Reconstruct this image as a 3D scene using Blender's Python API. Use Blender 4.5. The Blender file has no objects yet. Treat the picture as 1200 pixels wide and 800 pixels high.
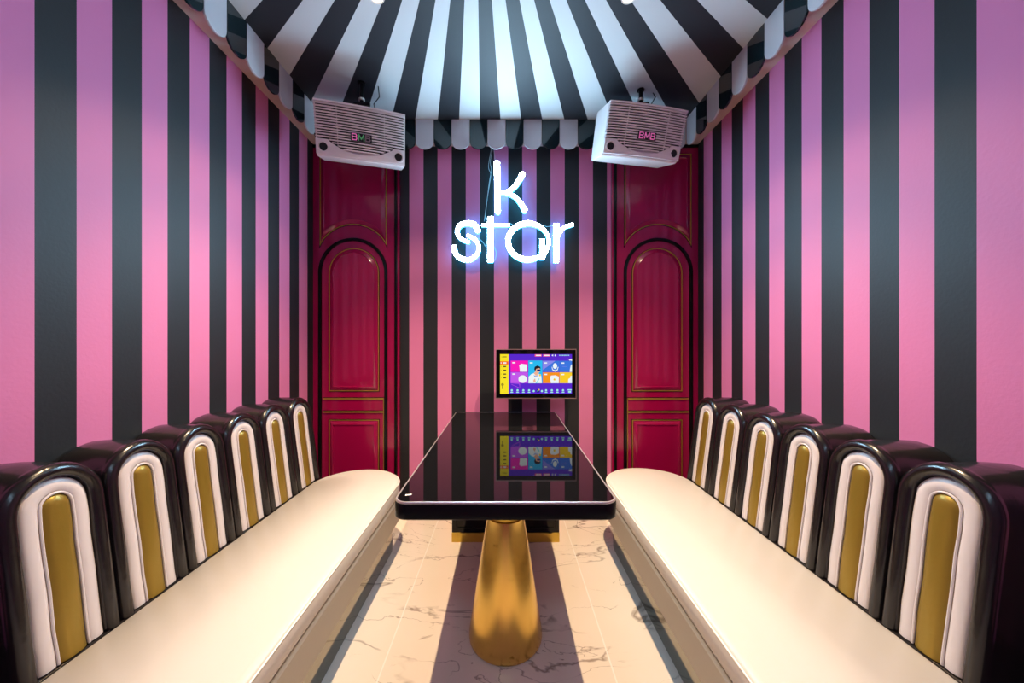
import bpy, bmesh, math, random
from mathutils import Vector, Matrix
random.seed(4)
PI = math.pi
scn = bpy.context.scene
COL = scn.collection

# ------------------------------------------------------------------ camera
cam_d = bpy.data.cameras.new('camera'); cam = bpy.data.objects.new('camera', cam_d); COL.objects.link(cam)
cam.location = (0, 0, 1.25); cam.rotation_euler = (PI/2, 0, 0)
cam_d.sensor_width = 36; cam_d.lens = 12.6; cam_d.shift_x = 7.5/1200; cam_d.clip_start = .02
scn.camera = cam

# ------------------------------------------------------------------ view, world, fill light
scn.view_settings.view_transform = 'Standard'; scn.view_settings.look = 'None'
scn.view_settings.gamma = 1; scn.view_settings.use_curve_mapping = False
scn.view_settings.exposure = 0.15
w = bpy.data.worlds.new('world'); scn.world = w; w.use_nodes = True
w.node_tree.nodes['Background'].inputs[0].default_value = (.25, .35, .5, 1)
w.node_tree.nodes['Background'].inputs[1].default_value = .05
WARM = (1.0, .71, .43); COOL = (.50, .76, 1.0)
SPOT_W = 270; WIDE_W = 28; SPOT_ANGLE = 108; FILL_W = 9; NEON_FRONT = 100; NEON_SIDE = 5

def area(name, loc, rot, sx, sy, power, color):
    d = bpy.data.lights.new(name, 'AREA'); d.shape = 'RECTANGLE'; d.size = sx; d.size_y = sy
    d.energy = power; d.color = color
    o = bpy.data.objects.new(name, d); COL.objects.link(o); o.location = loc; o.rotation_euler = rot
    return o
# weak cool fill, no fixture there: added behind the camera to brighten facing surfaces
area('fill_light', (0, -.45, 2.45), (math.radians(35), 0, 0), 2.0, .25, FILL_W, COOL)

# ------------------------------------------------------------------ materials
def mat(name, color=(.5, .5, .5), rough=.5, metal=0, coat=0, emis=None, estr=0, spec=.5):
    m = bpy.data.materials.new(name); m.use_nodes = True
    b = m.node_tree.nodes['Principled BSDF']
    b.inputs['Base Color'].default_value = (*color, 1); b.inputs['Roughness'].default_value = rough
    b.inputs['Metallic'].default_value = metal; b.inputs['Coat Weight'].default_value = coat
    b.inputs['Coat Roughness'].default_value = .05; b.inputs['Specular IOR Level'].default_value = spec
    if emis: b.inputs['Emission Color'].default_value = (*emis, 1); b.inputs['Emission Strength'].default_value = estr
    return m
class NT:
    def __init__(s, m): s.t = m.node_tree; s.b = s.t.nodes['Principled BSDF']
    def n(s, ty, **kw):
        x = s.t.nodes.new(ty)
        for k, v in kw.items(): setattr(x, k, v)
        return x
    def l(s, a, b): s.t.links.new(a, b)
    def math(s, op, a, b=None, c=None):
        x = s.n('ShaderNodeMath', operation=op)
        for i, v in enumerate((a, b, c)):
            if v is None: continue
            if isinstance(v, (int, float)): x.inputs[i].default_value = v
            else: s.l(v, x.inputs[i])
        return x.outputs[0]
    def mix(s, f, a, b):
        x = s.n('ShaderNodeMix', data_type='RGBA')
        if isinstance(f, (int, float)): x.inputs[0].default_value = f
        else: s.l(f, x.inputs[0])
        for i, v in ((6, a), (7, b)):
            if isinstance(v, tuple): x.inputs[i].default_value = (*v, 1)
            else: s.l(v, x.inputs[i])
        return x.outputs[2]
    def bump(s, h, strength, dist):
        x = s.n('ShaderNodeBump'); x.inputs['Strength'].default_value = strength; x.inputs['Distance'].default_value = dist
        s.l(h, x.inputs['Height']); s.l(x.outputs[0], s.b.inputs['Normal'])
    def noise(s, vec, scale, detail=2, dist=0):
        x = s.n('ShaderNodeTexNoise'); x.inputs['Scale'].default_value = scale; x.inputs['Detail'].default_value = detail
        x.inputs['Distortion'].default_value = dist
        if vec is not None: s.l(vec, x.inputs['Vector'])
        return x.outputs['Fac']

PINK = (.72, .21, .44); SLATE = (.010, .0125, .016)
def stripe_mat(name, axis, offset, half, pink=PINK, dark=SLATE):
    m = mat(name, pink, .55); k = NT(m)
    g = k.n('ShaderNodeNewGeometry'); sp = k.n('ShaderNodeSeparateXYZ'); k.l(g.outputs['Position'], sp.inputs[0])
    c = k.math('SUBTRACT', sp.outputs[axis], offset)
    f = k.math('LESS_THAN', k.math('FRACT', k.math('DIVIDE', c, 2*half)), .5)
    k.l(k.mix(f, dark, pink), k.b.inputs['Base Color'])
    k.bump(k.noise(g.outputs['Position'], 90, 4), .25, .002)
    return m
M = {}
M['side_stripe'] = stripe_mat('side wall stripes', 1, 2.637-.1048*20, .1048)   # pink first
M['back_stripe'] = stripe_mat('back wall stripes', 0, -.085, .1039)

def ceiling_mat():
    m = mat('canopy fan stripes', (.8, .8, .8), .62); k = NT(m)
    g = k.n('ShaderNodeNewGeometry'); sp = k.n('ShaderNodeSeparateXYZ'); k.l(g.outputs['Position'], sp.inputs[0])
    dx = k.math('ADD', sp.outputs[0], .084); dy = k.math('SUBTRACT', sp.outputs[1], .984)
    an = k.math('MULTIPLY', k.math('ARCTAN2', dx, dy), 180/PI)
    t = k.math('DIVIDE', k.math('ADD', an, 3.6+10.7*20), 10.7)
    f = k.math('LESS_THAN', k.math('FRACT', t), .5)
    k.l(k.mix(f, (.60, .62, .63), (.014, .016, .022)), k.b.inputs['Base Color'])
    k.bump(k.noise(g.outputs['Position'], 6, 4), .2, .01)
    return m
M['canopy'] = ceiling_mat()
M['plaster'] = mat('soffit plaster', (.62, .47, .45), .6)

def marble():
    m = mat('cream marble tile', (.8, .7, .6), .16); k = NT(m)
    g = k.n('ShaderNodeNewGeometry'); P = g.outputs['Position']
    mp = k.n('ShaderNodeMapping'); k.l(P, mp.inputs[0]); mp.inputs['Rotation'].default_value = (0, 0, .38)
    mp.inputs['Scale'].default_value = (1, 2.1, 1)
    def vein(scale, seed, width, dist):
        ad = k.n('ShaderNodeVectorMath', operation='ADD'); k.l(mp.outputs[0], ad.inputs[0]); ad.inputs[1].default_value = (seed, seed*1.7, 0)
        nz = k.noise(ad.outputs[0], scale, 5, dist)
        d = k.math('ABSOLUTE', k.math('SUBTRACT', nz, .5))
        v = k.n('ShaderNodeMapRange'); v.clamp = True
        k.l(d, v.inputs[0]); v.inputs[1].default_value = 0; v.inputs[2].default_value = width
        v.inputs[3].default_value = 1; v.inputs[4].default_value = 0
        return v.outputs[0]
    gate = k.n('ShaderNodeMapRange'); k.l(k.noise(mp.outputs[0], 2.3, 2), gate.inputs[0])
    gate.inputs[1].default_value = .42; gate.inputs[2].default_value = .54
    v1 = k.math('MULTIPLY', vein(1.2, 3.1, .013, .7), gate.outputs[0])
    v2 = k.math('MULTIPLY', vein(2.1, 9.3, .006, .9), .9)
    v = k.math('MINIMUM', k.math('ADD', k.math('MULTIPLY', v1, 1.0), k.math('MULTIPLY', v2, gate.outputs[0])), 1)
    base = k.mix(k.noise(P, 3, 3), (.88, .81, .71), (.81, .73, .63))
    col = k.mix(v, base, (.34, .28, .23))
    sp = k.n('ShaderNodeSeparateXYZ'); k.l(P, sp.inputs[0])
    def joint(axis, off, per, wd):
        fr = k.math('FRACT', k.math('DIVIDE', k.math('ADD', sp.outputs[axis], off), per))
        return k.math('LESS_THAN', fr, wd/per)
    j = joint(0, .475+.88*5, .88, .006)
    k.l(k.mix(k.math('MULTIPLY', j, .8), col, (.95, .93, .88)), k.b.inputs['Base Color'])
    return m
M['marble'] = marble()

def vinyl(name, color, rough, scale=60, strength=.3, coat=0, metal=0, wr=0):
    m = mat(name, color, rough, metal, coat); k = NT(m)
    tc = k.n('ShaderNodeTexCoord'); h = k.noise(tc.outputs['Object'], scale, 3)
    if wr: h = k.math('ADD', k.math('MULTIPLY', h, .25), k.math('MULTIPLY', k.noise(tc.outputs['Object'], wr, 3, 1.0), 1.0))
    k.bump(h, strength, .004)
    return m
M['black_vinyl'] = vinyl('black vinyl', (.009, .007, .008), .24, 70, .35, .15, 0, 14)
M['white_vinyl'] = vinyl('white vinyl', (.68, .62, .62), .36, 50, .12, 0, 0, 12)
M['gold_vinyl'] = vinyl('gold vinyl', (.30, .195, .026), .36, 50, .25, 0, .45, 16)
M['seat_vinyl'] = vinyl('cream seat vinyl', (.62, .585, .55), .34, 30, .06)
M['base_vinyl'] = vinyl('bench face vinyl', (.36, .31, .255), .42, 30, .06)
M['welt'] = mat('welt', (.85, .80, .74), .35)
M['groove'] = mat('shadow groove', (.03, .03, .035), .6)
M['plinth'] = mat('polished plinth', (.28, .25, .20), .08, 1)

def brass():
    m = mat('brushed gold', (.72, .46, .10), .26, 1); k = NT(m)
    tc = k.n('ShaderNodeTexCoord'); mp = k.n('ShaderNodeMapping'); k.l(tc.outputs['Object'], mp.inputs[0]); mp.inputs['Scale'].default_value = (6, 6, 60)
    n = k.noise(mp.outputs[0], 8, 4)
    r = k.n('ShaderNodeMapRange'); k.l(n, r.inputs[0]); r.inputs[3].default_value = .17; r.inputs[4].default_value = .30
    k.l(r.outputs[0], k.b.inputs['Roughness'])
    sp = k.noise(tc.outputs['Object'], 22, 2)
    f = k.n('ShaderNodeMapRange'); k.l(sp, f.inputs[0]); f.inputs[1].default_value = .72; f.inputs[2].default_value = .78
    k.l(k.mix(f.outputs[0], (.76, .50, .13), (.42, .25, .05)), k.b.inputs['Base Color'])
    return m
M['brass'] = brass()
M['gold_trim'] = mat('gold trim', (.66, .46, .08), .4, .8)
M['chrome'] = mat('chrome edge', (.9, .86, .80), .3, .9)
M['black_glass'] = mat('black glass', (.003, .003, .004), .03, 0, 0, spec=.3)
M['black_lacquer'] = mat('black lacquer', (.004, .004, .005), .25, spec=.2)
M['black_gap'] = mat('black moulding', (.003, .003, .003), .25, spec=.25)
M['crimson'] = mat('crimson lacquer', (.33, .003, .065), .16, 0, .4)
M['acrylic_white'] = mat('white acrylic', (.62, .62, .66), .12)
M['acrylic_black'] = mat('black acrylic', (.006, .016, .020), .05, 0, .4)
M['speaker'] = mat('speaker plastic', (.80, .74, .75), .38)
M['dark_hole'] = mat('dark grille cloth', (.008, .008, .010), .7)
M['logo_pink'] = mat('logo pink', (.85, .22, .55), .3, 0, emis=(.8, .2, .5), estr=.25)
M['logo_green'] = mat('logo green', (.15, .75, .25), .3, 0)
M['logo_grey'] = mat('logo grey', (.30, .20, .24), .3)
M['metal_dark'] = mat('dark bracket metal', (.02, .02, .022), .3, .8)
M['neon_front'] = mat('lit neon face', (.9, .95, 1), .4, emis=(.48, .78, 1), estr=NEON_FRONT)
M['neon_side'] = mat('lit neon side', (.2, .6, .9), .4, emis=(.08, .62, .95), estr=NEON_SIDE)
M['cable'] = mat('clear cable', (.55, .6, .62), .3)
M['lamp'] = mat('lamp disc', (1, .9, .7), .4, emis=(1, .80, .50), estr=14)
M['lamp_ring'] = mat('lamp ring', (.85, .78, .72), .35)
M['copper'] = mat('rose chrome frame', (.62, .42, .38), .28, .8)
M['sticker'] = mat('silver sticker', (.85, .85, .82), .4)

# ------------------------------------------------------------------ helpers
def link(name, bm, m, parent=None, smooth=False, kind=None):
    bmesh.ops.remove_doubles(bm, verts=bm.verts, dist=1e-6)
    bmesh.ops.recalc_face_normals(bm, faces=bm.faces)
    me = bpy.data.meshes.new(name); bm.to_mesh(me); bm.free()
    for x in (m if isinstance(m, (list, tuple)) else [m]): me.materials.append(x)
    if smooth:
        for p in me.polygons: p.use_smooth = True
        if smooth != 'all': me.set_sharp_from_angle(angle=math.radians(38))
    o = bpy.data.objects.new(name, me); COL.objects.link(o)
    if parent: o.parent = parent
    if kind: o['kind'] = kind
    return o
def box(bm, x0, x1, y0, y1, z0, z1, mi=0, bev=0):
    r = bmesh.ops.create_cube(bm, size=1); vs = r['verts']
    for v in vs: v.co = Vector(((x0+x1)/2+v.co.x*(x1-x0), (y0+y1)/2+v.co.y*(y1-y0), (z0+z1)/2+v.co.z*(z1-z0)))
    fs = set(f for v in vs for f in v.link_faces)
    for f in fs: f.material_index = mi
    if bev:
        es = set(e for v in vs for e in v.link_edges)
        r = bmesh.ops.bevel(bm, geom=list(es), offset=bev, segments=2, affect='EDGES', profile=.5)
        for f in r['faces']: f.material_index = mi
def loft(bm, rings, closed=True, cap0=False, cap1=False, mi=0):
    vs = [[bm.verts.new(p) for p in r] for r in rings]
    n = len(rings[0])
    for a, b in zip(vs, vs[1:]):
        for i in range(n if closed else n-1):
            j = (i+1) % n
            f = bm.faces.new((a[i], a[j], b[j], b[i])); f.material_index = mi
    if cap0: f = bm.faces.new(vs[0]); f.material_index = mi
    if cap1: f = bm.faces.new(vs[-1]); f.material_index = mi
    return vs
def lathe(bm, prof, c=(0, 0), seg=64, cap0=True, cap1=True, mi=0):
    loft(bm, [[(c[0]+r*math.cos(2*PI*i/seg), c[1]+r*math.sin(2*PI*i/seg), z) for i in range(seg)] for r, z in prof], True, cap0, cap1, mi)
def tube(bm, pts, r, seg=10, closed=False, mi=0):
    P = [Vector(p) for p in pts]; n = len(P); rings = []
    up = None
    for i in range(n):
        a = P[i-1] if (i > 0 or closed) else P[0]; b = P[(i+1) % n] if (i < n-1 or closed) else P[-1]
        t = (b-a).normalized()
        if up is None:
            up = t.orthogonal().normalized()
        up = (up-t*up.dot(t)).normalized(); s = t.cross(up)
        rings.append([P[i]+(up*math.cos(2*PI*k/seg)+s*math.sin(2*PI*k/seg))*r for k in range(seg)])
    if closed: rings.append(rings[0])
    loft(bm, rings, True, not closed, not closed, mi)
def empty(name, loc=(0, 0, 0), rot=(0, 0, 0)):
    o = bpy.data.objects.new(name, None); COL.objects.link(o); o.location = loc; o.rotation_euler = rot; o.empty_display_size = .05
    return o
def tag(o, label, cat, group=None):
    o['label'] = label; o['category'] = cat
    if group: o['group'] = group
    return o
def copy_tree(o, parent=None):
    c = o.copy(); COL.objects.link(c)
    if parent: c.parent = parent
    for ch in [x for x in bpy.data.objects if x.parent == o]: copy_tree(ch, c)
    return c
def B(name, args, m, parent=None, kind=None, bev=0):
    bm = bmesh.new(); box(bm, *args, bev=bev); return link(name, bm, m, parent, kind=kind)

XW, YB, YF = 1.4, 2.637, -.75
ZC, ZS = 2.827, 2.685            # canopy height, soffit height
VX, VY = 1.28, 2.545             # valance planes

# ------------------------------------------------------------------ room shell
B('floor', (-XW-.1, XW+.1, YF-.1, YB+.1, -.1, 0), M['marble'], kind='structure')
B('ceiling', (-XW-.1, XW+.1, YF-.1, YB+.1, ZC, ZC+.08), M['canopy'], kind='structure')
B('wall_left', (-XW-.1, -XW, YF, YB+.1, 0, ZC), M['side_stripe'], kind='structure')
B('wall_right', (XW, XW+.1, YF, YB+.1, 0, ZC), M['side_stripe'], kind='structure')
B('wall_back', (-XW, XW, YB, YB+.1, 0, ZC), M['back_stripe'], kind='structure')
B('wall_front', (-XW, XW, YF-.1, YF, 0, ZC), M['back_stripe'], kind='structure')
B('trim_1', (-XW, -VX-.012, YF, YB, ZS, ZC), M['plaster'], kind='structure')
B('trim_2', (VX+.012, XW, YF, YB, ZS, ZC), M['plaster'], kind='structure')
B('trim_3', (-VX-.012, VX+.012, VY+.012, YB, ZS, ZC), M['plaster'], kind='structure')

# ------------------------------------------------------------------ scalloped valances
def scallop(name, m, parent, u0, u1, place):
    """tab with a rounded lower end; place(u, z, t) -> point, t = 0 room side, 1 wall side"""
    bm = bmesh.new(); zt = ZC; zb = 1.25+1.367; r = abs(u1-u0)/2-.0012; uc = (u0+u1)/2
    zc = zb+r*.82
    out = [(uc-r, zt), (uc-r, zc)]
    out += [(uc-r*math.cos(PI*i/16), zc-r*.82*math.sin(PI*i/16)) for i in range(1, 16)]
    out += [(uc+r, zc), (uc+r, zt)]
    ins = [(uc+(u-uc)*.975, z if z == zt else z+.0012) for u, z in out]
    loft(bm, [[place(u, z, 0) for u, z in ins], [place(u, z, .15) for u, z in out], [place(u, z, 1) for u, z in out]], True, True, True)
    return link(name, bm, m, parent, smooth=True)
TH = .010
def valance(name, edges, first, place, label):
    e = empty(name, place((edges[0]+edges[-1])/2, ZC, 1)); tag(e, label, 'valance', 'scalloped valances under the canopy')
    inv = Vector(e.location)
    for i in range(len(edges)-1):
        white = (i % 2 == 0) == first
        o = scallop('scallop', M['acrylic_white'] if white else M['acrylic_black'], e, edges[i], edges[i+1],
                    lambda u, z, t: Vector(place(u, z, t))-inv)
        o['label'] = ('white' if white else 'black')+' glossy scalloped tab'
    return e
SW = 2*VX/20
be = [-VX+SW*i for i in range(21)]
valance('scalloped_valance', be, False, lambda u, z, t: (u, VY+TH*t, z),
        'black and white scalloped valance along the back wall behind the glowing sign')
se = [VY-.127*i for i in range(26)]
valance('scalloped_valance', se, False, lambda u, z, t: (-VX-TH*t, u-.008, z),
        'black and white scalloped valance running above the left striped wall')
valance('scalloped_valance', se, True, lambda u, z, t: (VX+TH*t, u-.008, z),
        'black and white scalloped valance running above the right striped wall')

# ------------------------------------------------------------------ arched panelled doors on the back wall
S = YB/420
def PX(px): return (px-592.5)*S
def PZ(py): return 1.25-(py-400)*S
def arch_pts(x0, x1, z0, zc, d, seg=24):
    x0 += d; x1 -= d; z0 += d; r = (x1-x0)/2; c = (x0+x1)/2
    return [(x0, z0), (x1, z0)]+[(c+r*math.cos(PI*i/seg), zc+r*math.sin(PI*i/seg)) for i in range(seg+1)]
def rect_pts(x0, x1, z0, z1, d): return [(x0+d, z0+d), (x1-d, z0+d), (x1-d, z1-d), (x0+d, z1-d)]
def concave_pts(x0, x1, z1, zc, R, d, seg=24):
    x0 += d; x1 -= d; z1 -= d; R += d; c = (x0+x1)/2; a = math.acos(min(1, (x1-c)/R))
    return [(x1, z1), (x0, z1)]+[(c-R*math.cos(a+(PI-2*a)*i/seg), zc+R*math.sin(a+(PI-2*a)*i/seg)) for i in range(seg+1)]
def raised(fn, profile, cap=True, mi=0, bm=None):
    bm = bm or bmesh.new()
    loft(bm, [[(x, y, z) for x, z in fn(d)] for d, y in profile], True, False, cap, mi)
    return bm
def door(name, sx, label, cx):
    root = empty(name, (cx, YB, 0)); root['kind'] = 'structure'; root['label'] = label
    def X(px): return sx*PX(px)       # described for the left door, mirrored for the right
    def X2(a, b):
        p = sorted((X(a), X(b))); return p[0]-cx, p[1]-cx
    yf = -.030
    def bx(a, b, za, zb, ya, yb, m, nm, bev=0):
        x0, x1 = X2(a, b); return B(nm, (x0, x1, ya, yb, za, zb), m, root, bev=bev)
    zt = PZ(175.5)
    bx(369, 464, 0, zt, yf, 0, M['crimson'], 'door_slab', .002)
    bx(369, 465.5, zt, PZ(172.3), yf-.006, 0, M['black_gap'], 'head_moulding')
    bx(464, 467, 0, zt, yf-.014, 0, M['black_gap'], 'edge_moulding', .004)
    bx(467, 469.2, 0, zt, yf+.004, 0, M['crimson'], 'edge_strip')
    # black moulding that runs up both sides and over as an arch
    x0, x1 = X2(375.5, 456); zc = PZ(320)
    bm = bmesh.new()
    def U(d, y): return [(x, y, z) for x, z in [(x1-d, 0)]+[( (x0+x1)/2+((x1-x0)/2-d)*math.cos(PI*i/40), zc+((x1-x0)/2-d)*math.sin(PI*i/40)) for i in range(41)]+[(x0+d, 0)]]
    loft(bm, [U(0, yf+.001), U(.004, yf-.010), U(.022, yf-.012), U(.027, yf+.001)], False)
    link('arch_moulding', bm, M['black_gap'], root, smooth=True)
    # thin gold line on the inner edge of that moulding
    bm = bmesh.new()
    sgn = 1 if sx > 0 else -1
    xin = (x1-.029) if X(456) > X(375.5) else (x0+.029)
    box(bm, xin-.0018, xin+.0018, yf-.007, yf, .30, PZ(466)); link('gold_inlay', bm, M['gold_trim'], root)
    # rails
    for py in (466, 481.2):
        a0, a1 = X2(381, 451.5)
        B('rail_moulding', (a0, a1, yf-.007, yf+.001, PZ(py+1.0), PZ(py-.6)), M['gold_trim'], root)
        B('rail_groove', (a0, a1, yf-.003, yf+.001, PZ(py-.6), PZ(py-1.4)), M['black_gap'], root)
    def panel(fn, nm):
        gold = raised(fn, [(0, yf+.001), (.001, yf-.006), (.0055, yf-.006), (.0065, yf+.001)], False)
        link('gold_outline', gold, M['gold_trim'], root, smooth=True)
        gap = raised(fn, [(-.004, yf+.0005), (-.003, yf-.0025), (-.0005, yf-.0025)], False)
        link('outline_groove', gap, M['black_gap'], root)
        p = raised(fn, [(.009, yf+.001), (.011, yf-.004), (.030, yf-.015), (.034, yf-.017), (.037, yf-.012)], True)
        link(nm, p, M['crimson'], root, smooth=True)
    a0, a1 = X2(377.5, 454.8)
    c = (a0+a1)/2; R = .268; zc2 = PZ(290)-R+ .108
    # upper panel with a concave lower edge
    xh = (a1-a0)/2; zcc = PZ(289.5)-math.sqrt(max(R*R-xh*xh, 0)); 
    panel(lambda d: concave_pts(a0, a1, PZ(183), zcc, R, d), 'upper_panel')
    b0, b1 = X2(388, 446)
    panel(lambda d: arch_pts(b0, b1, PZ(457.5), PZ(321), d), 'arched_panel')
    panel(lambda d: rect_pts(b0, b1, .12, PZ(490.5), d), 'lower_panel')
    return root
door('door_1', 1, 'crimson lacquered arched panel door on the left of the glowing sign', PX(416))
door('door_2', -1, 'crimson lacquered arched panel door on the right of the glowing sign', -PX(416))

# ------------------------------------------------------------------ benches
def stadium(xf, xb, y0, yc, d, sx, seg=28):
    """xf room side, xb wall side (both positive distance from centre line)"""
    xf += d; xb -= min(d, .003); y0 += d; c = (xf+xb)/2; r = (xb-xf)/2
    return [(sx*xf, y0), (sx*xb, y0)]+[(sx*(c+r*math.cos(PI*i/seg)), yc+r*math.sin(PI*i/seg)) for i in range(seg+1)]
def bench(sx, xf, xb, yc, label):
    root = empty('long_bench', (sx*(xf+xb)/2, 1.0, 0)); tag(root, label, 'bench', 'long benches facing the table')
    o = Vector(root.location); y0 = -.55
    def st(d, z): return [Vector((x, y, z))-o for x, y in stadium(xf, xb, y0, yc, d, sx)]
    bm = bmesh.new()
    loft(bm, [st(.012, .322), st(.004, .326), st(.001, .335), st(0, .36), st(.001, .392), st(.005, .402), st(.012, .407), st(.03, .4090), st(.10, .410), st(.17, .4105)], True, True, True)
    link('seat_cushion', bm, M['seat_vinyl'], root, smooth='all')
    bm = bmesh.new(); tube(bm, st(.002, .397), .0035, 8, True); link('piping', bm, M['welt'], root, smooth=True)
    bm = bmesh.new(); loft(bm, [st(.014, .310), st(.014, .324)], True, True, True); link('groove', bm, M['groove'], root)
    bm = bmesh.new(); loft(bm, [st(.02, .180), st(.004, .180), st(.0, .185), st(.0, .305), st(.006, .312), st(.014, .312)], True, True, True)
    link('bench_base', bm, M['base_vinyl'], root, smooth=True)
    bm = bmesh.new(); loft(bm, [st(.040, 0.0), st(.040, .181)], True, True, True); link('plinth', bm, M['plinth'], root, smooth=True)
    bm = bmesh.new(); a, b = sorted((sx*(xb+.003), sx*1.396))
    box(bm, a-o.x, b-o.x, y0-o.y, 2.222-o.y, 0, .4100, bev=.004); link('back_ledge', bm, M['black_vinyl'], root)
    return root
bench(-1, .636, 1.146, 2.115, 'cream vinyl bench along the left striped wall')
bench(1, .612, 1.118, 2.145, 'cream vinyl bench along the right striped wall')

# ------------------------------------------------------------------ scallop-top back cushions
HA = .1135; ZA = .808
def backrest(depth, first_label):
    """local x: 0 at the wall, + into the room; y along the wall; local front at x = depth"""
    root = empty('backrest_cushion')
    def arch(ins, front, seg=22):
        a = HA-ins
        pts = [(-a, z) for z in (.4125, .44, .5, .6, .7, .76)]+[(-a*math.cos(PI*i/seg), ZA+a*math.sin(PI*i/seg)) for i in range(seg+1)]
        pts += [(a, z) for z in (.76, .7, .6, .5, .44, .4125)]
        out = []
        for y, z in pts:
            wob = .0016*math.sin(z*31+1+(2 if y > 0 else 0))*(1 if ins > .03 and z < .82 else 0)
            lean = max(0, z-.41)*.125
            out.append((y+wob, z, lean))
        return out
    def ring(ins, d):      # d measured back from the front plane
        return [(depth-lean-d, y, z) for y, z, lean in arch(ins, 0)]
    def wallring(ins, f):  # f: 0 front .. 1 wall
        return [((depth-lean-.03)*(1-f)+.004*f, y, z) for y, z, lean in arch(ins, 0)]
    bm = bmesh.new(); prof = []
    n = 8
    for i in range(n+1):
        t = PI*i/n; prof.append(ring(.019+.019*math.cos(t), .006-.022*math.sin(t)))
    prof.append(ring(.003, .014)); prof.append(ring(.0035, .020))
    prof += [wallring(.0015, .08), wallring(-.0005+.001, .3), wallring(.001, .6), wallring(.004, .85), wallring(.012, 1)]
    loft(bm, prof, False)
    link('cushion_body', bm, M['black_vinyl'], root, smooth='all')
    bm = bmesh.new()
    loft(bm, [ring(.0375, .012), ring(.041, .002), ring(.049, -.003), ring(.060, -.0045), ring(.070, -.0035), ring(.0755, .000), ring(.079, .006)], False)
    link('inlay_border', bm, M['white_vinyl'], root, smooth='all')
    bm = bmesh.new(); tube(bm, ring(.0785, -.002), .0032, 8); link('piping', bm, M['white_vinyl'], root, smooth=True)
    bm = bmesh.new(); loft(bm, [ring(0.0766, .010), ring(0.0819, .001), ring(0.0903, -.006), ring(.100, -.009), ring(HA, -.0095)], False)
    link('inlay_centre', bm, M['gold_vinyl'], root, smooth='all')
    return root
order = ['nearest the camera', 'second from the camera', 'third from the camera', 'fourth from the camera', 'fifth from the camera', 'farthest from the camera']
PITCH = .2290
for sx, dep in ((-1, .240), (1, .268)):
    proto = None
    for i in range(6):
        r = proto if False else (backrest(dep, '') if i == 0 else copy_tree(proto))
        if i == 0: proto = r
        r.location = (sx*XW, .963+PITCH*i, 0); r.rotation_euler = (0, 0, 0 if sx < 0 else PI)
        side = 'left' if sx < 0 else 'right'
        tag(r, 'black, white and gold backrest on the %s bench, %s' % (side, order[i]), 'backrest', 'rounded backrests of the %s bench' % side)

# ------------------------------------------------------------------ table
def rrect(x0, x1, y0, y1, r, z, seg=8, rf=None):
    out = []
    for cx, cy, a0 in ((x1-r, y1-.01, 0), (x0+r, y1-.01, 90), (x0+r, y0+r, 180), (x1-r, y0+r, 270)):
        rr = r if a0 >= 180 else .01
        cxx = (x1-rr if a0 in (0, 270) else x0+rr); cyy = (y1-rr if a0 < 180 else y0+rr)
        for i in range(seg+1):
            a = math.radians(a0+90*i/seg); out.append((cxx+rr*math.cos(a), cyy+rr*math.sin(a), z))
    return out
T = tag(empty('pedestal_table', (0, 1.5, 0)), 'long black glass top table with a gold cone pedestal', 'table')
ty = lambda pts: [Vector(p)-Vector((0, 1.5, 0)) for p in pts]
TX0, TX1, TY0, TY1 = -.355, .355, 1.112, 2.545
def tr(d, z, r=.045): return ty(rrect(TX0+d, TX1-d, TY0+d, TY1-d, r-d*.9, z))
bm = bmesh.new(); loft(bm, [tr(.004, .694), tr(0, .698), tr(0, .742), tr(.003, .746)], True, True, True)
link('table_apron', bm, M['black_lacquer'], T, smooth=True)
bm = bmesh.new(); loft(bm, [tr(.0015, .745), tr(.0015, .7485), tr(.003, .7505), tr(.0075, .7505), tr(.0085, .745)], True)
link('metal_edge', bm, M['chrome'], T, smooth=True)
bm = bmesh.new(); loft(bm, [tr(.0085, .744), tr(.0085, .7500)], True, True, True)
link('glass_top', bm, M['black_glass'], T)
bm = bmesh.new()
prof = [(.142, 0), (.149, .002), (.1535, .008), (.1545, .018), (.1535, .035)]
prof += [(.1535+(.079-.1535)*f, .035+.47*f) for f in (.1, .2, .35, .5, .65, .8, .9, 1)]
prof += [(.0775, .512), (.071, .514)]
lathe(bm, prof, (0, .025), 96); link('pedestal', bm, M['brass'], T, smooth=True)
bm = bmesh.new(); lathe(bm, [(.070, .512), (.070, .690), (.13, .691), (.13, .6955)], (0, .025), 64); link('pedestal_collar', bm, M['gold_trim'], T, smooth=True)

# sticker on the glass
bm = bmesh.new()
for k, (a, b) in enumerate(((0, .009), (.007, .016), (.014, .022))):
    box(bm, -.326+a, -.326+b-.003, 1.162+.002*k, 1.172+.001*k, .7503, .7508)
st_ = link('glass_sticker', bm, M['sticker'], T); st_.location = (0, -1.5, 0)

# box that carries the wall end of the table
Kb = tag(empty('base_cabinet', (0, 2.43, 0)), 'black glossy cabinet with a gold plinth under the table against the back wall', 'cabinet')
def kb(nm, a, m, bev=0): return B(nm, (a[0], a[1], a[2]-2.43, a[3]-2.43, a[4], a[5]), m, Kb, bev=bev)
kb('cabinet_body', (-.335, .335, 2.236, 2.60, .058, .692), M['black_glass'], .003)
kb('gold_plinth', (-.336, .336, 2.232, 2.60, 0, .058), M['gold_trim'], .002)
bm = bmesh.new()
for x0, x1, z0, z1 in ((-.31, .31, .64, .646), (-.31, .31, .085, .091), (-.31, -.304, .091, .64), (.304, .31, .091, .64), (-.003, .003, .091, .64)):
    box(bm, x0, x1, 2.232-2.43, 2.237-2.43, z0, z1)
link('door_frame', bm, M['metal_dark'], Kb)

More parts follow.
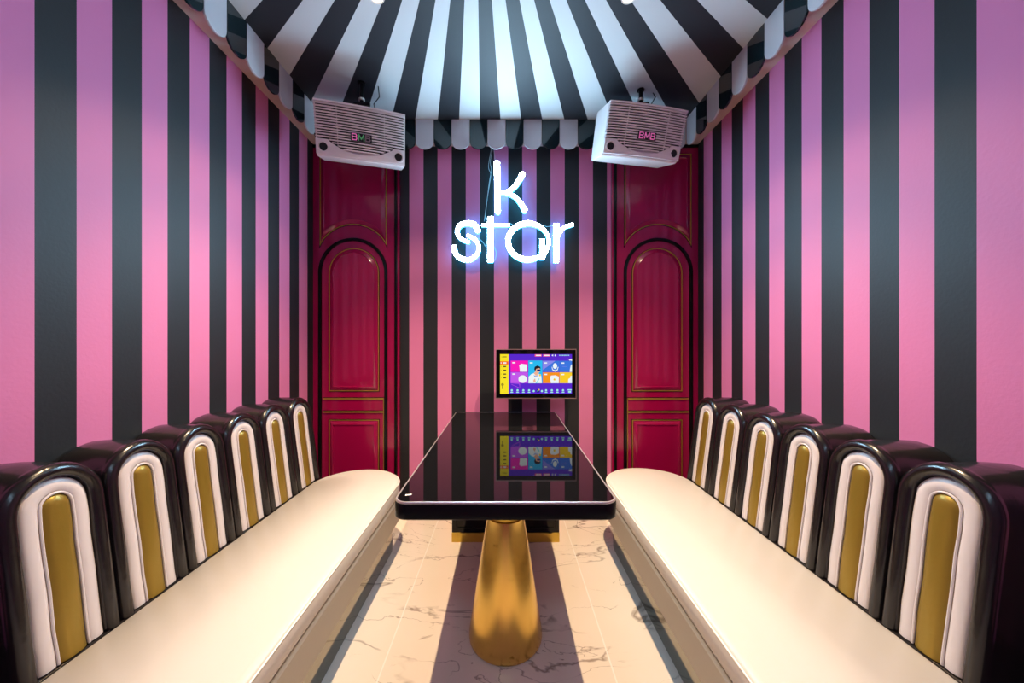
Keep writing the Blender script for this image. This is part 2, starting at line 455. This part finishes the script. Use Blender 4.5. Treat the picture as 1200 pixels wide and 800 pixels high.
# ------------------------------------------------------------------ touch screen on an arm
def flat(name, col, s=1.0): return mat(name, tuple(c*.04 for c in col), .5, emis=col, estr=s, spec=.1)
TV = tag(empty('touch_screen', (.207, 2.60, 1.03), (0, 0, 0)), 'flat touch screen showing a colourful song menu above the table end', 'screen')
Y0 = 2.44-2.60
bm = bmesh.new(); box(bm, -.272, .272, Y0, Y0+.032, -.166, .166, bev=.003); link('screen_housing', bm, M['black_glass'], TV)
bm = bmesh.new()
for a in ((-.274, .274, .1635, .168), (-.274, .274, -.168, -.1635)): box(bm, a[0], a[1], Y0-.004, Y0+.010, a[2], a[3])
for a in ((-.274, -.2705, -.1635, .1635), (.2705, .274, -.1635, .1635)): box(bm, a[0], a[1], Y0-.004, Y0+.010, a[2], a[3])
link('metal_frame', bm, M['copper'], TV)
bm = bmesh.new(); box(bm, -.03, .03, Y0+.03, Y0+.08, -.03, .03); box(bm, -.02, .02, Y0+.08, YB-2.60-.008, -.02, .02); box(bm, -.06, .06, YB-2.60-.010, YB-2.60, -.06, .06)
link('wall_arm', bm, M['metal_dark'], TV)
cols = {'purple': (.10, .02, .62), 'yellow': (.95, .78, .02), 'orange_red': (.95, .16, .02), 'magenta': (.95, .01, .50), 'violet': (.55, .10, .85),
        'sky': (.02, .50, .90), 'blue': (.04, .18, .75), 'lilac': (.25, .25, .85), 'orange': (.95, .30, .01), 'amber': (.95, .62, .02), 'white': (.85, .93, .95),
        'navy': (.01, .02, .20), 'skin': (.85, .45, .30), 'black': (.01, .01, .02), 'cyan': (.15, .75, .85), 'rose': (.95, .10, .25), 'mint': (.35, .85, .75), 'olive': (.35, .28, .02)}
names = list(cols); smats = [flat('screen '+n.replace('_', ' '), c, .85) for n, c in cols.items()]
bm = bmesh.new()
# picture coordinates: pixels of a close look at the screen, 125..1080 by 150..680
def sxz(u, v): return (-.2445+(u-125)/955*.489, .1335-(v-150)/530*.270)
layer = [0]
def poly(pts, c):
    layer[0] += 1; y = Y0-.0006-layer[0]*.000012
    vs = [bm.verts.new((sxz(u, v)[0], y, sxz(u, v)[1])) for u, v in pts]
    f = bm.faces.new(vs); f.material_index = names.index(c)
def R_(u0, v0, u1, v1, c): poly([(u0, v0), (u1, v0), (u1, v1), (u0, v1)], c)
def disc(u, v, r, c, n=20, ry=None): poly([(u+r*math.cos(2*PI*i/n), v+(ry or r)*math.sin(2*PI*i/n)) for i in range(n)], c)
R_(125, 150, 1080, 680, 'purple'); R_(125, 150, 238, 680, 'yellow')
poly([(238, 540), (1080, 560), (1080, 680), (238, 680)], 'purple')
R_(125, 245, 236, 287, 'orange_red'); R_(165, 258, 208, 275, 'white'); disc(138, 266, 8, 'white')
R_(168, 178, 212, 192, 'olive'); disc(150, 186, 6, 'olive')
for v in (314, 364, 415, 464): R_(168, v-7, 205, v+7, 'black'); R_(138, v-5, 143, v+5, 'olive')
disc(157, 555, 19, 'olive'); R_(150, 570, 163, 615, 'olive')
R_(265, 235, 495, 385, 'magenta'); R_(265, 390, 495, 537, 'violet'); R_(500, 235, 687, 537, 'sky')
R_(693, 237, 915, 385, 'blue'); poly([(693, 237), (860, 237), (693, 360)], 'lilac'); R_(918, 237, 1080, 385, 'blue')
R_(693, 391, 915, 537, 'orange'); R_(918, 391, 1080, 537, 'amber')
poly([(378, 300), (405, 278), (480, 288), (480, 383), (390, 383), (385, 330)], 'white')
disc(425, 482, 56, 'white', 24, 52)
poly([(790, 470), (800, 435), (860, 430), (905, 450), (905, 537), (800, 537)], 'white'); disc(848, 487, 15, 'amber')
disc(855, 308, 28, 'white', 16, 38)
poly([(810, 320), (818, 320), (826, 352), (855, 364), (884, 352), (892, 320), (902, 320), (890, 362), (860, 376), (860, 384), (850, 384), (850, 376), (820, 362)], 'white')
poly([(1050, 385), (1055, 340), (1068, 290), (1080, 285), (1080, 385)], 'white'); poly([(1030, 537), (1032, 480), (1060, 465), (1060, 440), (1080, 435), (1080, 537)], 'white')
for u, v in ((288, 264), (288, 415), (520, 266), (712, 267), (712, 419), (940, 268), (940, 420)): R_(u, v-8, u+38, v+8, 'white')
R_(950, 312, 1020, 316, 'lilac')
# singer in white jacket: shoulders, head, hair, shades
poly([(502, 537), (505, 450), (545, 412), (600, 400), (640, 415), (672, 440), (680, 537)], 'white')
poly([(572, 402), (600, 440), (640, 410), (632, 385), (590, 385)], 'skin'); poly([(585, 345), (605, 325), (655, 335), (655, 375), (630, 408), (600, 400)], 'skin')
poly([(578, 350), (585, 318), (620, 300), (660, 318), (664, 345), (640, 335), (605, 345), (592, 375)], 'black'); R_(615, 352, 662, 376, 'navy')
poly([(572, 425), (600, 445), (628, 425), (622, 440), (600, 452), (580, 445)], 'blue'); disc(655, 430, 14, 'amber'); poly([(565, 500), (590, 470), (600, 520), (570, 525)], 'skin')
poly([(600, 537), (640, 470), (650, 478), (615, 537)], 'cyan')
R_(585, 152, 678, 181, 'rose'); R_(600, 159, 668, 173, 'white'); R_(697, 152, 788, 181, 'rose'); R_(710, 159, 780, 173, 'white')
poly([(808, 165), (830, 152), (830, 178)], 'white'); R_(850, 155, 866, 177, 'white')
for u in range(910, 1050, 20): R_(u, 158, u+14, 172, 'mint')
poly([(1030, 215), (1080, 210), (1080, 240), (1068, 240), (1068, 225), (1052, 240), (1045, 225)], 'white')
for tri in (((265, 548), (385, 542), (385, 548)), ((378, 545), (388, 545), (388, 605)), ((270, 552), (280, 552), (388, 600), (385, 606))): poly(tri, 'violet')
for u in (280, 357, 434, 510, 736, 812, 886, 962):
    disc(u, 632, 15, 'mint', 8); R_(u-18, 652, u+18, 664, 'mint')
disc(572, 642, 14, 'mint'); disc(680, 642, 14, 'mint'); disc(628, 640, 22, 'navy'); disc(642, 624, 10, 'amber'); disc(626, 640, 8, 'cyan')
poly([(1008, 632), (1030, 618), (1075, 618), (1075, 634)], 'mint'); R_(1030, 640, 1068, 664, 'mint')
for f in bm.faces: f.normal_update()
me = bpy.data.meshes.new('screen_picture'); bm.to_mesh(me); bm.free()
for s_ in smats: me.materials.append(s_)
o = bpy.data.objects.new('screen_picture', me); COL.objects.link(o); o.parent = TV; o['label'] = 'lit menu picture with coloured tiles'

# ------------------------------------------------------------------ wall speakers
def speaker(loc, rot, label, logo):
    W, H, D = .50, .29, .24
    r = tag(empty('wall_speaker', loc, rot), label, 'speaker', 'ceiling hung speakers')
    bulge = .022
    def yf(x): return -bulge*(1-(2*x/W)**2)+bulge*.3
    def sec(y_f, grow, back):   # closed plan outline at one height
        n = 20; xs = [-W/2+W*i/n for i in range(n+1)]
        pts = [(x*grow, yf(x)+y_f) for x in xs]
        return pts+[(W/2*grow*.96, D*back), (-W/2*grow*.96, D*back)]
    bm = bmesh.new()
    rings = []
    for z, yo, g, bk in ((-H/2, .026, .985, .93), (-H/2+.006, .020, 1, .96), (-H/2+.028, .018, 1, .98), (H/2-.028, .018, 1, 1), (H/2-.006, .020, 1, .98), (H/2, .026, .985, .95)):
        rings.append([(x, y, z) for x, y in sec(yo, g, bk)])
    loft(bm, rings, True, True, True); link('speaker_cabinet', bm, M['speaker'], r, smooth=True)
    # dark cloth behind the slats
    bm = bmesh.new(); xs = [-W/2*.965+W*.965*i/20 for i in range(21)]
    loft(bm, [[(x, yf(x)+.012, z) for x in xs]+[(x, yf(x)+.017, z) for x in xs[::-1]] for z in (-H/2+.05, H/2-.012)], True, True, True)
    link('grille_cloth', bm, M['dark_hole'], r)
    # lower fascia: its upper edge dips in the middle and rises round two ports
    def top(x):
        a = abs(x)/(W/2)
        if a > .70: return -H/2+.092
        return -H/2+.030+.052*(a/.70)**2.1
    px_ = W/2-.040; pz = -H/2+.052; pr = .023
    bm = bmesh.new(); n = 80; up = []; lo = []
    zb = -H/2+.012
    cols_ = [-W/2+W*i/n for i in range(n+1)]
    def strip(x0, x1, za0, za1, zb0, zb1):
        if za1-za0 < 1e-5 and zb1-zb0 < 1e-5: return
        p = [(x0, yf(x0), za0), (x1, yf(x1), zb0), (x1, yf(x1), zb1), (x0, yf(x0), za1)]
        q = [(a, b+.016, c) for a, b, c in p]
        loft(bm, [p, q], True, True, True)
    def hole(x):
        d = min(abs(x-px_), abs(x+px_))
        return math.sqrt(pr*pr-d*d) if d < pr else 0
    for a, b in zip(cols_, cols_[1:]):
        ha, hb = hole(a), hole(b)
        if ha or hb:
            strip(a, b, zb, pz-ha, zb, pz-hb); strip(a, b, pz+ha, top(a), pz+hb, top(b))
        else: strip(a, b, zb, top(a), zb, top(b))
    link('fascia', bm, M['speaker'], r)
    for s in (-1, 1):
        bm = bmesh.new(); c = s*px_
        prof = [(pr+.001, .004), (pr+.003, -.003), (pr+.0075, -.003), (pr+.010, .003)]
        loft(bm, [[(c+rr*math.cos(2*PI*i/28), yf(c)+yy, pz+rr*math.sin(2*PI*i/28)) for i in range(28)] for rr, yy in prof])
        loft(bm, [[(c+rr*math.cos(2*PI*i/28), yf(c)+yy, pz+rr*math.sin(2*PI*i/28)) for i in range(28)] for rr, yy in ((pr+.001, .004), (pr-.004, .016))])
        link('port_ring', bm, M['speaker'], r, smooth=True)
        bm = bmesh.new(); loft(bm, [[(c+(pr-.001)*math.cos(2*PI*i/28), yf(c)+yy, pz+(pr-.001)*math.sin(2*PI*i/28)) for i in range(28)] for yy in (.009, .015)], True, True, True)
        link('port_hole', bm, M['dark_hole'], r)
    # slats
    k = 0; z = H/2-.016
    while z > -H/2+.040:
        # where the slat is above the fascia
        bm = bmesh.new(); seg = 40; X = [-W/2+W*i/seg for i in range(seg+1)]
        ok = [x for x in X if z-.004 > top(x)-.001]
        if len(ok) > 2:
            x0, x1 = ok[0], ok[-1]; xs2 = [x0+(x1-x0)*i/24 for i in range(25)]
            loft(bm, [[(x, yf(x)-.001, z+.0022), (x, yf(x)+.001, z-.0040), (x, yf(x)+.014, z-.0040), (x, yf(x)+.014, z+.0030)] for x in xs2], True, True, True)
            link('grille_slat', bm, M['speaker'], r)
        else: bm.free()
        z -= .0140
    bm = bmesh.new()
    bm.free()
    for xx in (-.13, .13):
        bm = bmesh.new(); zl = top(xx); box(bm, xx-.0012, xx+.0012, yf(xx)-.0005, yf(xx)+.012, zl, H/2-.01)
        link('grille_rib', bm, M['speaker'], r)
    bm = bmesh.new(); loft(bm, [[(x, yf(x)-.003, z2) for z2 in (H/2-.010, H/2)]+[(x, yf(x)+.022, z2) for z2 in (H/2, H/2-.010)] for x in [-W/2+W*i/24 for i in range(25)]], True, True, True)
    link('top_trim', bm, M['speaker'], r)
    # logo plate and letters
    yl = yf(0)-.006
    bm = bmesh.new(); box(bm, -.058, .058, yl, yl+.006, -.021, .021); plate = link('logo_plate', bm, M['dark_hole'], r)
    plate.location = (.0, 0, -.022)
    bm = bmesh.new()
    def st(pts, wd, mi, ox):
        for (ax, az), (bx2, bz) in zip(pts, pts[1:]):
            d = Vector((bx2-ax, bz-az)); d.normalize(); nn = Vector((-d.y, d.x))*wd/2; e = d*wd*.35
            q = [(ox+ax-e.x+nn.x, az-e.y+nn.y), (ox+bx2+e.x+nn.x, bz+e.y+nn.y), (ox+bx2+e.x-nn.x, bz+e.y-nn.y), (ox+ax-e.x-nn.x, az-e.y-nn.y)]
            loft(bm, [[(x, yl-.0015, z) for x, z in q], [(x, yl+.0005, z) for x, z in q]], True, True, True, mi)
    Bp = [(-.010, -.0105), (-.010, .0105), (.006, .0105), (.009, .006), (.006, .0005), (-.008, .0005), (.006, .0005), (.010, -.005), (.006, -.0105), (-.010, -.0105)]
    Mp = [(-.012, -.0105), (-.010, .0105), (0, -.006), (.010, .0105), (.012, -.0105)]
    Bp = [(x*1.25, z*1.45) for x, z in Bp]; Mp = [(x*1.25, z*1.45) for x, z in Mp]
    st(Bp, .0058, 0, -.037); st(Mp, .0058, logo, 0); st(Bp, .0058, 2 if logo else 0, .037)
    lt = link('logo_letters', bm, [M['logo_pink'], M['logo_green'], M['logo_grey']], plate)
    # ceiling bracket, modelled upright in world space
    Rm = Matrix.LocRotScale(Vector(loc), __import__('mathutils').Euler(rot), None); inv = Rm.inverted()
    bm = bmesh.new()
    top_c = Rm @ Vector((.0, .12, H/2))
    def wp(x, y, z): return inv @ Vector((x, y, z))
    def wtube(pts, rad): tube(bm, [wp(*p) for p in pts], rad, 10)
    cx_, cy_ = top_c.x, top_c.y
    wtube([(cx_, cy_, ZC-.004), (cx_, cy_, top_c.z+.05)], .012)
    wtube([(cx_, cy_, ZC), (cx_, cy_, ZC-.008)], .022)
    wtube([(cx_-.05, cy_, top_c.z+.045), (cx_+.05, cy_, top_c.z+.045)], .010)
    wtube([(cx_-.045, cy_, top_c.z+.05), (cx_-.045, cy_, top_c.z-.01)], .006)
    wtube([(cx_+.045, cy_, top_c.z+.05), (cx_+.045, cy_, top_c.z-.02)], .006)
    link('mounting_bracket', bm, M['metal_dark'], r, smooth=True)
    bm = bmesh.new(); wtube([(cx_, cy_, top_c.z+.075), (cx_, cy_, top_c.z+.062)], .018); link('bracket_nut', bm, M['chrome'], r, smooth=True)
    bm = bmesh.new(); wtube([(cx_+.09, cy_+.03, ZC), (cx_+.10, cy_+.02, top_c.z+.10), (cx_+.07, cy_+.01, top_c.z+.05), (cx_+.09, cy_+.01, top_c.z-.03)], .003); link('cable', bm, M['metal_dark'], r, smooth=True)
    return r
rd = math.radians
speaker((-.855, 2.125, 2.478), (rd(19), rd(-.7), rd(18.3)), 'white slatted speaker hung from the canopy above the left crimson door', 1)
speaker((.853, 2.176, 2.518), (rd(18), rd(1.5), rd(9)), 'white slatted speaker hung from the canopy above the right crimson door', 0)

# ------------------------------------------------------------------ neon sign
YN = 2.585; SN = YN/420
def nx(u, v): return ((500+u/5-592.5)*SN, 1.25-(160+v/5-400)*SN)
N0 = nx(505, 440)
NS = tag(empty('neon_sign', (N0[0], YN, N0[1])), 'glowing white letter sign reading k star on the back wall', 'sign')
def smooth_path(pts, n=10):
    P = [Vector(p) for p in pts]
    if len(P) < 3: return P
    out = []
    for i in range(len(P)-1):
        p0 = P[max(i-1, 0)]; p1 = P[i]; p2 = P[i+1]; p3 = P[min(i+2, len(P)-1)]
        for k in range(n):
            t = k/n
            out.append(.5*((2*p1)+(p2-p0)*t+(2*p0-5*p1+4*p2-p3)*t*t+(3*p1-p0-3*p2+p3)*t**3))
    out.append(P[-1]); return out
def stroke(bm, pts, w0, w1=None, cap0=True, cap1=True, curve=True, closed=False, dz=0):
    w1 = w0 if w1 is None else w1
    w0 *= .87; w1 *= .87
    P = smooth_path([Vector((*nx(*p),)) for p in pts]) if curve else [Vector(nx(*p)) for p in pts]
    P = [p-Vector(N0) for p in P]; n = len(P); s = SN/5
    L, Rr = [], []
    for i, p in enumerate(P):
        if closed: t = P[(i+1) % n]-P[i-1]
        else: t = P[min(i+1, n-1)]-P[max(i-1, 0)]
        t.normalize(); nn = Vector((-t.y, t.x)); ww = (w0+(w1-w0)*i/(n-1))/2*s*((1-.38*max(0, math.cos(2*PI*i/n))) if closed else 1)
        L.append(p+nn*ww); Rr.append(p-nn*ww)
    y0, y1 = -.016-dz, .014
    if closed:
        rings = [[(a.x, y0, a.y), (b.x, y0, b.y), (b.x, y1, b.y), (a.x, y1, a.y)] for a, b in zip(L, Rr)]; rings.append(rings[0])
        vs = [[bm.verts.new(p) for p in r] for r in rings[:-1]]; vs.append(vs[0])
        for a, b in zip(vs, vs[1:]):
            for j in range(4):
                f = bm.faces.new((a[j], a[(j+1) % 4], b[(j+1) % 4], b[j])); f.material_index = 0 if j == 0 else 1
        return
    def cap(c, t, r):
        nn = Vector((-t.y, t.x)); return [c+(nn*math.cos(PI*k/10)+t*math.sin(PI*k/10))*r for k in range(1, 10)]
    t1 = (P[-1]-P[-2]).normalized(); t0 = (P[0]-P[1]).normalized()
    out = list(L)
    if cap1: out += cap(P[-1], t1, w1/2*s)
    out += Rr[::-1]
    if cap0: out += cap(P[0], t0, w0/2*s)
    n = len(out)
    fr = [bm.verts.new((p.x, y0, p.y)) for p in out]; bk = [bm.verts.new((p.x, y1, p.y)) for p in out]
    for i in range(n):
        f = bm.faces.new((fr[i], fr[(i+1) % n], bk[(i+1) % n], bk[i])); f.material_index = 1
    # front and back faces in strips (ribbon) so that bends stay clean
    m_ = len(P)
    for vv, mi in ((fr, 0), (bk, 1)):
        for i in range(m_-1):
            a, b = vv[i], vv[i+1]
            off = m_+(9 if cap1 else 0)
            c, d = vv[off+(m_-1-(i+1))], vv[off+(m_-1-i)]
            f = bm.faces.new((a, b, c, d)); f.material_index = mi
        if cap1: f = bm.faces.new(vv[m_-1:m_+9+1]); f.material_index = mi
        if cap0: f = bm.faces.new(vv[n-9:]+[vv[0]]+[vv[n-10]]); f.material_index = mi
def letter(fn, lab):
    bm = bmesh.new(); fn(bm)
    bmesh.ops.recalc_face_normals(bm, faces=bm.faces)
    me = bpy.data.meshes.new('letter'); bm.to_mesh(me); bm.free(); me.materials.append(M['neon_front']); me.materials.append(M['neon_side'])
    o = bpy.data.objects.new('letter', me); COL.objects.link(o); o.parent = NS; o['label'] = lab; return o
def k_(bm):
    stroke(bm, [(412, 162), (417, 442)], 36, 36, curve=False)
    stroke(bm, [(425, 331), (462, 328), (500, 312), (532, 276), (560, 228)], 14, 36, cap0=False, dz=.001)
    stroke(bm, [(425, 333), (470, 337), (515, 356), (548, 392), (573, 434)], 14, 34, cap0=False, dz=.002)
def s_(bm):
    stroke(bm, [(300, 552), (280, 520), (240, 511), (200, 521), (182, 550), (188, 585), (212, 608), (246, 620)], 35, 20)
    stroke(bm, [(244, 583), (282, 604), (304, 640), (300, 685), (270, 716), (235, 724), (195, 712), (170, 685), (162, 654)], 20, 34, dz=.001)
def t_(bm):
    stroke(bm, [(374, 472), (374, 738)], 37, curve=False, cap0=False, cap1=False)
    stroke(bm, [(323, 522), (487, 522)], 17, curve=False, cap0=False, cap1=False, dz=.001)
def a_(bm):
    stroke(bm, [(593+(116+5*max(0, math.cos(2*PI*i/48)))*math.cos(2*PI*i/48), 617+106*math.sin(2*PI*i/48)) for i in range(48)], 33, curve=False, closed=True)
    stroke(bm, [(675, 604), (675, 722)], 30, curve=False, cap0=False, cap1=False, dz=.001)
    stroke(bm, [(688, 708), (706, 668)], 10, curve=False, cap0=False, cap1=False, dz=.002)
def r_(bm):
    stroke(bm, [(757, 513), (757, 740)], 33, curve=False, cap0=False, cap1=False)
    stroke(bm, [(764, 600), (780, 565), (805, 535), (848, 520)], 20, 22, dz=.001)
for fn, l in ((k_, 'lit letter k'), (s_, 'lit letter s'), (t_, 'lit letter t'), (a_, 'lit letter a'), (r_, 'lit letter r')): letter(fn, l)
def npt(u, v, y): x, z = nx(u, v); return Vector((x-N0[0], y, z-N0[1]))
bm = bmesh.new()
for u, v in ((412, 200), (417, 410), (200, 525), (280, 700), (374, 490), (374, 715), (490, 617), (593, 510), (593, 722), (757, 540), (757, 715), (560, 240), (565, 420)):
    tube(bm, [npt(u, v, .010), npt(u, v, YB-YN)], .004, 8)
link('standoff_pin', bm, M['cable'], NS)
for pts in (((385, 66), (372, 140), (378, 190), (366, 260), (355, 350), (345, 440), (340, 480)), ((378, 66), (366, 130), (362, 175), (375, 215), (368, 270), (352, 370), (336, 490)),
            ((393, 66), (398, 110), (405, 145)), ((488, 500), (510, 512), (540, 500)), ((690, 512), (705, 522), (740, 516)), ((300, 590), (325, 610), (345, 640)), ((395, 640), (408, 680), (398, 725))):
    bm = bmesh.new(); tube(bm, [npt(u, v, .02) for u, v in smooth_path([Vector(p) for p in pts], 5)], .0018, 6); link('cable', bm, M['cable'], NS, smooth=True)

# ------------------------------------------------------------------ downlights in the canopy
def downlight(x, y, label):
    r = tag(empty('downlight', (x, y, ZC)), label, 'ceiling light', 'round downlights in the canopy')
    bm = bmesh.new(); loft(bm, [[(rr*math.cos(2*PI*i/40), rr*math.sin(2*PI*i/40), z) for i in range(40)] for rr, z in ((.034, -.001), (.033, -.005), (.028, -.005), (.024, -.002))])
    link('light_ring', bm, M['lamp_ring'], r, smooth=True)
    bm = bmesh.new(); lathe(bm, [(.025, -.0015), (.025, -.0030)], seg=40); link('light_disc', bm, M['lamp'], r)
    for pw, an, bl in ((SPOT_W, 84, .9), (WIDE_W, SPOT_ANGLE, .35)):
        d = bpy.data.lights.new('downlight_beam', 'SPOT'); d.energy = pw; d.color = WARM; d.spot_size = rd(an); d.spot_blend = bl; d.shadow_soft_size = .012
        o = bpy.data.objects.new('downlight_beam', d); COL.objects.link(o); o.parent = r; o.location = (0, 0, -.02)
    return r
downlight(-.59, 1.640, 'small round warm downlight in the canopy, left one')
downlight(.563, 1.640, 'small round warm downlight in the canopy, right one')
